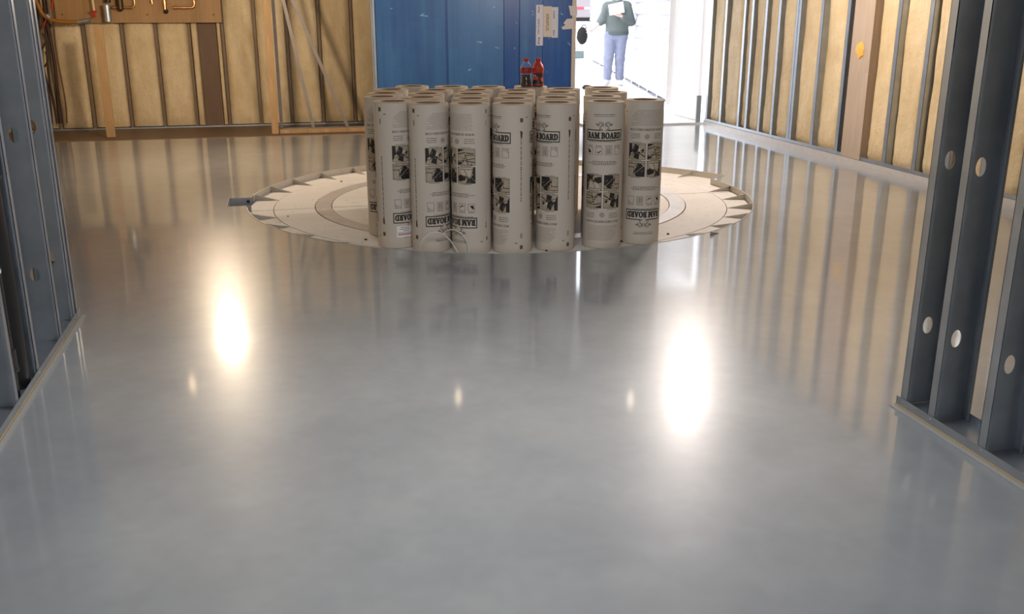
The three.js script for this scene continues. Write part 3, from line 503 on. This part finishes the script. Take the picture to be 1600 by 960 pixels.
  [[-2.06, -12.68, 0.10, 1.30], [-0.10, -12.56, 0.085, CEIL - 0.006]].forEach(([x, z2, w2, h2], k) => tag(mesh('timber_post', planarUV(rbox(w2, h2, 0.04, x, h2 / 2 - 0.002, z2)), M.timber), tp[k], 'post', 'timber posts'));
  tag(mesh('timber_plank', planarUV(rbox(1.15, 0.05, 0.1, 0.53, 0.021, -12.62)), M.timber), 'timber plank lying on the floor under the leaning studs', 'plank');
  tag(mesh('steel_track', planarUV(join([boxMM(-0.05, 1.12, 0.0, 0.006, -12.86, -12.74), boxMM(-0.05, 1.12, 0.0, 0.04, -12.745, -12.742), boxMM(-0.05, 1.12, 0.0, 0.04, -12.86, -12.857)]).translate(0, -0.004, 0)), M.steel), 'steel floor track behind the timber plank', 'track');
  const lean = (label, a, bb) => { const A = V(...a), B = V(...bb), d = B.clone().sub(A), L = d.length(); const g = planarUV(join([boxMM(-0.02, 0.02, 0, L, -0.0015, 0.0015), boxMM(-0.02, -0.017, 0, L, -0.07, 0), boxMM(0.017, 0.02, 0, L, -0.07, 0)])); const m = mesh('steel_stud', g, M.warmGreySteel); m.position.copy(A); m.quaternion.setFromUnitVectors(V(0, 1, 0), d.normalize()); tag(m, label, 'stud', 'loose steel studs by the back wall'); };
  lean('upright loose steel stud beside the pale timber post', [-0.02, 0.003, -12.77], [-0.02, 2.69, -12.77]);
  lean('slightly leaning steel stud in the middle of the three', [0.385, 0.003, -12.77], [0.045, 1.95, -12.74]);
  lean('steepest leaning steel stud, nearest the blue panel', [0.83, 0.003, -12.77], [0.05, 2.05, -12.66]);
}
// ---------- lamps (above the frame, mirrored in the floor) ----------
function lamp(x, y, z, r, cd, rgb, glow, label, group) {
  const o = thing('work_lamp', label, 'lamp', [x, y, z], 0, group);
  mesh('cord', cyl(0.006, CEIL - y - r * 0.9, 0, (CEIL - y + r * 0.9) / 2, 0, 8), M.black, o);
  mesh('socket', join([cyl(r * 0.42, r * 0.7, 0, r * 1.25, 0, 20), new THREE.ConeGeometry(r * 0.42, r * 0.4, 20).translate(0, r * 1.8, 0)]), M.black, o);
  if (r > 0.1) mesh('added_shade', new THREE.LatheGeometry([V2(r * 0.45, r * 1.5), V2(r * 2.4, r * 0.75), V2(r * 2.42, r * 0.72), V2(r * 2.38, r * 0.72), V2(r * 0.45, r * 1.44)], 40), std({ color: 0x16161a, roughness: 0.6, side: THREE.DoubleSide }), o);  // added black cone, unseen, keeps upward lamp light off the ceiling
  const b = mesh('bulb', new THREE.SphereGeometry(r, 28, 18), std({ color: 0xffffff, emissive: new THREE.Color().setRGB(...rgb), emissiveIntensity: glow }), o); b.castShadow = false;
  const l = new THREE.PointLight(new THREE.Color().setRGB(...rgb), cd, 0, 2); l.castShadow = true; l.shadow.radius = r / 0.02; o.add(l); l.name = 'light';
}
lamp(-0.70, 1.85, -10.28, 0.12, LAMP_A, [1, 0.80, 0.58], 25, 'warm globe work lamp hanging near the back wall', 'hanging lamps');
lamp(3.80, 2.2, -8.40, 0.12, LAMP_B, [1, 0.88, 0.80], 25, 'neutral globe work lamp hanging near the right wall', 'hanging lamps');
lamp(-1.15, 2.4, -10.27, 0.022, LAMP_SMALL, [1, 0.7, 0.42], 9, 'small warm bulb hanging left of the pit', 'small hanging bulbs');
lamp(1.6, 2.4, -9.25, 0.016, LAMP_SMALL, [1, 0.75, 0.5], 7, 'small warm bulb hanging over the pit', 'small hanging bulbs');
lamp(3.33, 2.4, -8.75, 0.02, LAMP_SMALL, [1, 0.8, 0.62], 7, 'small bulb hanging beside the neutral globe lamp', 'small hanging bulbs');

{ // added panel lamp, an unseen overhead source to brighten the passage floor
  const o = thing('added_panel_lamp', 'added flat cool white panel lamp, unseen on the passage ceiling overhead', 'lamp', [0.6, CEIL - 0.03, -3.0]);
  mesh('frame', join([boxMM(-0.62, 0.62, -0.02, 0.028, -0.62, -0.6), boxMM(-0.62, 0.62, -0.02, 0.028, 0.6, 0.62), boxMM(-0.62, -0.6, -0.02, 0.028, -0.6, 0.6), boxMM(0.6, 0.62, -0.02, 0.028, -0.6, 0.6)]), M.white, o);
  mesh('diffuser', boxMM(-0.6, 0.6, -0.01, 0.0, -0.6, 0.6), std({ color: 0xffffff, emissive: new THREE.Color().setRGB(0.9, 0.96, 1.06), emissiveIntensity: 1.5 }), o);
  const l = new THREE.RectAreaLight(new THREE.Color().setRGB(0.96, 0.985, 1.03), ADDED_PANEL, 1.18, 1.18); l.position.set(0, -0.025, 0); l.rotation.x = -Math.PI / 2; l.name = 'light'; o.add(l);
}
// ---------- outside the far doorway ----------
{
  const g = struct('ground_outside', 'bright snowy ground outside the far doorway', 'ground');
  const top = new THREE.PlaneGeometry(80, 60, 120, 90).rotateX(-Math.PI / 2), p = top.attributes.position;
  for (let i = 0; i < p.count; i++) p.setY(i, 0.02 * N(p.getX(i) * 1.1, p.getZ(i) * 1.1, 2)); top.computeVertexNormals();
  mesh('snow', top.translate(6, 0.155, -43.9), std({ map: tex(256, (u, v) => mixc([0.80, 0.79, 0.80], [0.92, 0.92, 0.93], cloud(u, v)), true, 3), roughness: 0.9 }), g);
  mesh('threshold', planarUV(boxMM(3.93, 5.75, -0.15, 0.02, -13.9, -12.355)), M.white, g);
  mesh('front_yard', planarUV(boxMM(-30, 30, -0.3, -0.12, 2.9, 40)), std({ color: 0xb9b9b9, roughness: 0.9 }), g);
}
{ // white lap-sided building on blocks
  const A = V(5.56, 0, -13.5), B = V(8.5, 0, -26.5), d = B.clone().sub(A), L = d.length(), turn = Math.atan2(-d.z, d.x);
  const o = thing('sided_building', 'long white building with horizontal lap siding, raised on blocks outside', 'building', [A.x, 0.16, A.z], turn);
  const W = std({ color: 0xbdbcc2, roughness: 0.6 });
  for (let k = 0; k < 13; k++) { const s = new THREE.Shape([V2(0, 0), V2(0.045, 0), V2(0.01, 0.205), V2(0, 0.205)]); const g = new THREE.ExtrudeGeometry(s, { depth: L, bevelEnabled: false }).rotateY(Math.PI / 2); g.translate(0, 0.07 + k * 0.2, 0); const m = mesh('siding_board', planarUV(g), W, o); }
  mesh('end_panel', boxMM(-0.02, 0, 0.0, 2.7, -0.05, 2.2), std({ color: 0xf2f1f2, roughness: 0.6 }), o);
  mesh('body', boxMM(0, L, 0.07, 2.7, 0.0, 2.2).translate(0, 0, 0.0), W, o);
  mesh('roof', boxMM(-0.2, L + 0.2, 2.7, 2.8, -0.25, 2.4), std({ color: 0x8b8b8d, roughness: 0.8 }), o);
  for (let k = 0; k < 11; k++) mesh('support_block', boxMM(0.2 + k * 1.05, 0.36 + k * 1.05, -0.01, 0.07, 0.02, 0.3), W, o);
  mesh('skirt', boxMM(0.02, L - 0.02, 0, 0.07, 0.33, 0.36), M.dark, o);
}
{
  const d = struct('door_1', 'white open door edge at the right of the far doorway', 'door');
  mesh('door_leaf', rbox(0.045, 2.25, 0.9, 5.62, 1.15, -12.98), M.white, d);
  mesh('kick_post', rbox(0.06, 0.36, 0.03, 5.53, 0.2, -12.375), std({ color: 0x8d9493, roughness: 0.6 }), d);
  const h = struct('trim_3', 'header above the far doorway', 'trim');
  mesh('header', planarUV(boxMM(3.8, 5.9, 2.35, CEIL, -12.5, -12.3)), M.drywall, h);
  mesh('header_return', planarUV(boxMM(3.70, 3.77, 0, CEIL, -13.68, -12.70)), M.drywall, h);
}
{ // trailer with a red stripe
  const o = thing('box_trailer', 'white box trailer with a red stripe parked far outside', 'trailer', [9.0, 0.15, -34]);
  mesh('box_body', rbox(6.5, 2.2, 2.3, 0, 2.2, -1.2, 0.05), std({ color: 0x7c7577, roughness: 0.5 }), o);
  mesh('red_stripe', box(1.0, 0.09, 0.01, 1.15, 1.42, -0.045), std({ color: 0xc0343c, roughness: 0.5 }), o);
  mesh('white_stripe', box(0.7, 0.07, 0.01, 2.0, 1.42, -0.045), M.white, o);
  mesh('chassis', box(6.3, 0.13, 2.0, 0, 1.03, -1.2), M.dark, o);
  for (const x of [-1.6, -0.7]) mesh('wheel', new THREE.CylinderGeometry(0.42, 0.42, 0.25, 24).rotateX(Math.PI / 2).translate(x, 0.42, -0.3), M.black, o);
  for (const x of [-2.6, 2.8]) mesh('landing_leg', box(0.1, 0.98, 0.1, x, 0.49, -1.0), M.dark, o);
}
tag(mesh('equipment_case', rbox(0.26, 0.21, 0.2, 8.5, 0.265, -27.6, 0.015), std({ color: 0x5d6a68, roughness: 0.6 })), 'small grey-green case on the snow beyond the man', 'case');
{
  const b = thing('carry_bag', 'black bag hanging beside the man’s lowered hand', 'bag', [5.40, 0.86, -17.35]); b.scale.setScalar(0.85);
  const g = new THREE.SphereGeometry(0.16, 20, 16).scale(0.75, 1.15, 0.5).translate(0, 0.22, 0), p = g.attributes.position; for (let i = 0; i < p.count; i++) p.setX(i, p.getX(i) * (1 + 0.15 * N(p.getX(i) * 9, p.getY(i) * 9, 1))); g.computeVertexNormals();
  mesh('sack', g, M.blackRough, b); mesh('handle', tube([[-0.03, 0.37, 0], [0.0, 0.43, 0], [0.06, 0.44, 0], [0.08, 0.36, 0]], 0.012, 24, 8), M.blackRough, b);
}
tag(mesh('black_hose', tube([[5.17, 0.175, -16.5], [5.21, 0.21, -16.5], [5.29, 0.2, -16.45], [5.34, 0.175, -16.4]], 0.03, 50, 8), M.blackRough), 'black hose lying on the snow before the man', 'hose');

// ---------- the man outside ----------
function field(bones, k, extra) {   // smooth union of tapered capsules, negative inside
  return (x, y, z) => { let s = 0, m = 1e9; const ds = [];
    for (const [a, b, ra, rb, sz] of bones) { const bx = b[0] - a[0], by = b[1] - a[1], bz = b[2] - a[2], px = x - a[0], py = y - a[1], pz = (z - a[2]) / (sz || 1); const t = Math.max(0, Math.min(1, (px * bx + py * by + pz * bz) / (bx * bx + by * by + bz * bz + 1e-9))); const dx = px - bx * t, dy = py - by * t, dz = pz - bz * t; const d = Math.sqrt(dx * dx + dy * dy + dz * dz) - (ra + (rb - ra) * t); ds.push(d); if (d < m) m = d; }
    for (const d of ds) s += Math.exp(-(d - m) / k); let v = m - k * Math.log(s); if (extra) v = extra(v, x, y, z); return v; };
}
function march(f, c, half, res) {
  const mc = new MarchingCubes(res, M.white, false, false, 60000); mc.isolation = 0; mc.reset();
  for (let k = 0; k < res; k++) for (let j = 0; j < res; j++) for (let i = 0; i < res; i++) mc.field[i + j * res + k * res * res] = -f(c[0] + (i - res / 2) / (res / 2) * half, c[1] + (j - res / 2) / (res / 2) * half, c[2] + (k - res / 2) / (res / 2) * half);
  mc.update(); const n = mc.count, g = new THREE.BufferGeometry(), P = mc.positionArray.slice(0, n * 3), Q = mc.normalArray.slice(0, n * 3);
  for (let i = 0; i < n; i++) for (let a = 0; a < 3; a++) P[i * 3 + a] = c[a] + P[i * 3 + a] * half;
  g.setAttribute('position', new THREE.BufferAttribute(P, 3)); g.setAttribute('normal', new THREE.BufferAttribute(Q, 3)); g.setAttribute('uv', new THREE.BufferAttribute(new Float32Array(n * 2), 2)); return g;
}
{
  const o = thing('person', 'man in a grey-green sweater and light blue jeans standing outside, holding white paper', 'person', [6.05, 0.16, -17.35], -0.25); o.scale.setScalar(0.96);
  const hip = [[-0.11, 0.93, 0], [0.10, 0.93, 0]], knee = [[-0.14, 0.50, 0.05], [0.08, 0.50, 0.03]], ank = [[-0.15, 0.10, -0.01], [0.09, 0.10, -0.02]];
  const shL = [-0.19, 1.46, 0], elL = [-0.29, 1.19, 0.03], wrL = [-0.47, 1.03, 0.13], shR = [0.20, 1.46, 0], elR = [0.27, 1.18, 0.05], wrR = [0.05, 1.29, 0.24];
  const skin = std({ color: 0xdcbdab, roughness: 0.6 });
  const body = field([[[0, 0.95, 0], [0, 1.42, 0], 0.13, 0.14, 0.8], [[0, 1.46, -0.01], [0, 1.60, 0.01], 0.062, 0.058], [[0, 1.66, 0.01], [0, 1.76, 0.0], 0.082, 0.095, 1.15], [[0, 1.60, 0.06], [0, 1.66, 0.05], 0.045, 0.06], [[0, 1.655, 0.115], [0, 1.69, 0.10], 0.016, 0.011], [[-0.098, 1.66, 0], [-0.098, 1.70, -0.005], 0.014, 0.018], [[0.098, 1.66, 0], [0.098, 1.70, -0.005], 0.014, 0.018],
    [shL, elL, 0.055, 0.045], [elL, wrL, 0.043, 0.029], [shR, elR, 0.055, 0.045], [elR, wrR, 0.043, 0.029], [hip[0], knee[0], 0.085, 0.06], [knee[0], ank[0], 0.06, 0.04], [hip[1], knee[1], 0.085, 0.06], [knee[1], ank[1], 0.06, 0.04]], 0.012);
  const hand = (w, dir, side, curl) => { const D = V(...dir).normalize(), S = V(...side).normalize(), U = D.clone().cross(S); const at = (a, b, c) => [w[0] + D.x * a + S.x * b + U.x * c, w[1] + D.y * a + S.y * b + U.y * c, w[2] + D.z * a + S.z * b + U.z * c]; const bones = [[at(-0.03, 0, 0), at(0.02, 0, 0), 0.027, 0.026]]; for (let i = 0; i < 4; i++) { const b = -0.03 + i * 0.02, L = [0.062, 0.074, 0.078, 0.068][i]; bones.push([at(0.0, b * 0.6, 0), at(0.08, b, 0), 0.013, 0.011], [at(0.08, b, 0), at(0.08 + L * 0.5, b, curl * 0.4), 0.0095, 0.009], [at(0.08 + L * 0.5, b, curl * 0.4), at(0.08 + L * (1 - curl * 4), b, curl), 0.009, 0.008]); } bones.push([at(0.02, 0.025, 0.005), at(0.055, 0.055, 0.015), 0.013, 0.011], [at(0.055, 0.055, 0.015), at(0.085, 0.058, 0.025), 0.0105, 0.009]); return march(field(bones, 0.004), at(0.06, 0, 0), 0.13, 60); };
  const bodyGeo = join([march(body, [0, 0.95, 0.05], 1.0, 112), hand(wrL, [-0.75, -0.5, 0.25], [0.2, 0.2, 0.9], 0.03), hand(wrR, [-0.75, 0.35, 0.45], [0.2, 0.9, -0.1], 0.04)]);
  mesh('body', bodyGeo, skin, o);
  const clip = (lo, hi) => (v, x, y, z) => Math.max(v, lo - y, y - hi);
  const mid = (a, b, t) => a.map((v, i) => v + (b[i] - v) * t);
  mesh('sweater', march(field([[[-0.03, 0.99, 0], [-0.02, 1.40, 0], 0.175, 0.165, 0.78], [[0.07, 0.99, 0], [0.04, 1.40, 0], 0.165, 0.165, 0.78], [[-0.15, 1.45, 0], [0.15, 1.45, 0], 0.085, 0.085], [[0, 1.47, 0], [0, 1.53, 0], 0.08, 0.07], [shL, elL, 0.082, 0.07], [elL, mid(elL, wrL, 0.15), 0.066, 0.062], [shR, elR, 0.082, 0.07], [elR, mid(elR, wrR, 0.75), 0.068, 0.052]], 0.02, (v, x, y, z) => Math.max(v + 0.012 * N(x * 9, y * 7, z * 9), 0.955 - y)), [0, 1.2, 0.05], 0.62, 84), std({ color: 0x646c69, roughness: 0.95 }), o);
  mesh('hem_band', new THREE.TorusGeometry(0.185, 0.018, 10, 40).rotateX(Math.PI / 2).scale(1.12, 1.6, 0.8).translate(0.015, 0.965, 0), std({ color: 0x55605c, roughness: 0.95 }), o);
  mesh('jeans', march(field([[[-0.06, 0.93, 0], [0.08, 0.93, 0], 0.145, 0.145, 0.85], [hip[0], knee[0], 0.118, 0.092], [knee[0], [ank[0][0], 0.12, ank[0][2]], 0.092, 0.078], [hip[1], knee[1], 0.118, 0.092], [knee[1], [ank[1][0], 0.12, ank[1][2]], 0.092, 0.078]], 0.012, (v, x, y, z) => Math.max(v + 0.010 * N(x * 12, y * 14, z * 12), 0.10 - y, y - 1.0)), [0, 0.55, 0.02], 0.62, 90), std({ color: 0x858a9e, roughness: 0.9 }), o);
  for (const [i, a] of [[0, -0.35], [1, 0.1]]) { const f = V(Math.sin(a), 0, Math.cos(a)); const x = ank[i][0], z = ank[i][2];
    mesh('shoe', march(field([[[x - f.x * 0.05, 0.055, z - f.z * 0.05], [x + f.x * 0.17, 0.045, z + f.z * 0.17], 0.05, 0.042], [[x, 0.09, z], [x, 0.13, z], 0.052, 0.055]], 0.02, (v, X, Y) => Math.max(v, 0.006 - Y)), [x, 0.1, z + 0.05], 0.2, 44), std({ color: 0xd9d6d2, roughness: 0.7 }), o); }
  mesh('hair', march(field([[[0, 1.76, -0.03], [0, 1.78, 0.0], 0.102, 0.104, 1.1], [[0, 1.68, -0.05], [0, 1.74, -0.04], 0.085, 0.095]], 0.02, (v, x, y, z) => Math.max(v, z - 0.03 - (y - 1.72) * 0.6)), [0, 1.72, 0], 0.2, 40), std({ color: 0x3b2c22, roughness: 0.8 }), o);
  for (const s of [-1, 1]) mesh('eye', new THREE.SphereGeometry(0.012, 10, 8).translate(s * 0.033, 1.715, 0.103), M.dark, o);
  mesh('mouth', rbox(0.045, 0.009, 0.012, 0, 1.625, 0.102, 0.004), std({ color: 0x9a5a4c, roughness: 0.6 }), o);
  const pg = new THREE.PlaneGeometry(0.26, 0.19, 10, 6), pp = pg.attributes.position; for (let i = 0; i < pp.count; i++) pp.setZ(i, 0.05 * Math.sin(pp.getX(i) * 9) + 0.02 * pp.getY(i)); pg.computeVertexNormals();
  const paper = mesh('paper_sheet', pg, std({ color: 0xf1f0ee, roughness: 0.8, side: THREE.DoubleSide })); paper.position.set(5.94, 1.52, -17.07); paper.rotation.set(-0.2, -0.25, 0.1); tag(paper, 'white sheet of paper held at the man’s chest', 'paper');
}
renderer.render(scene, camera);
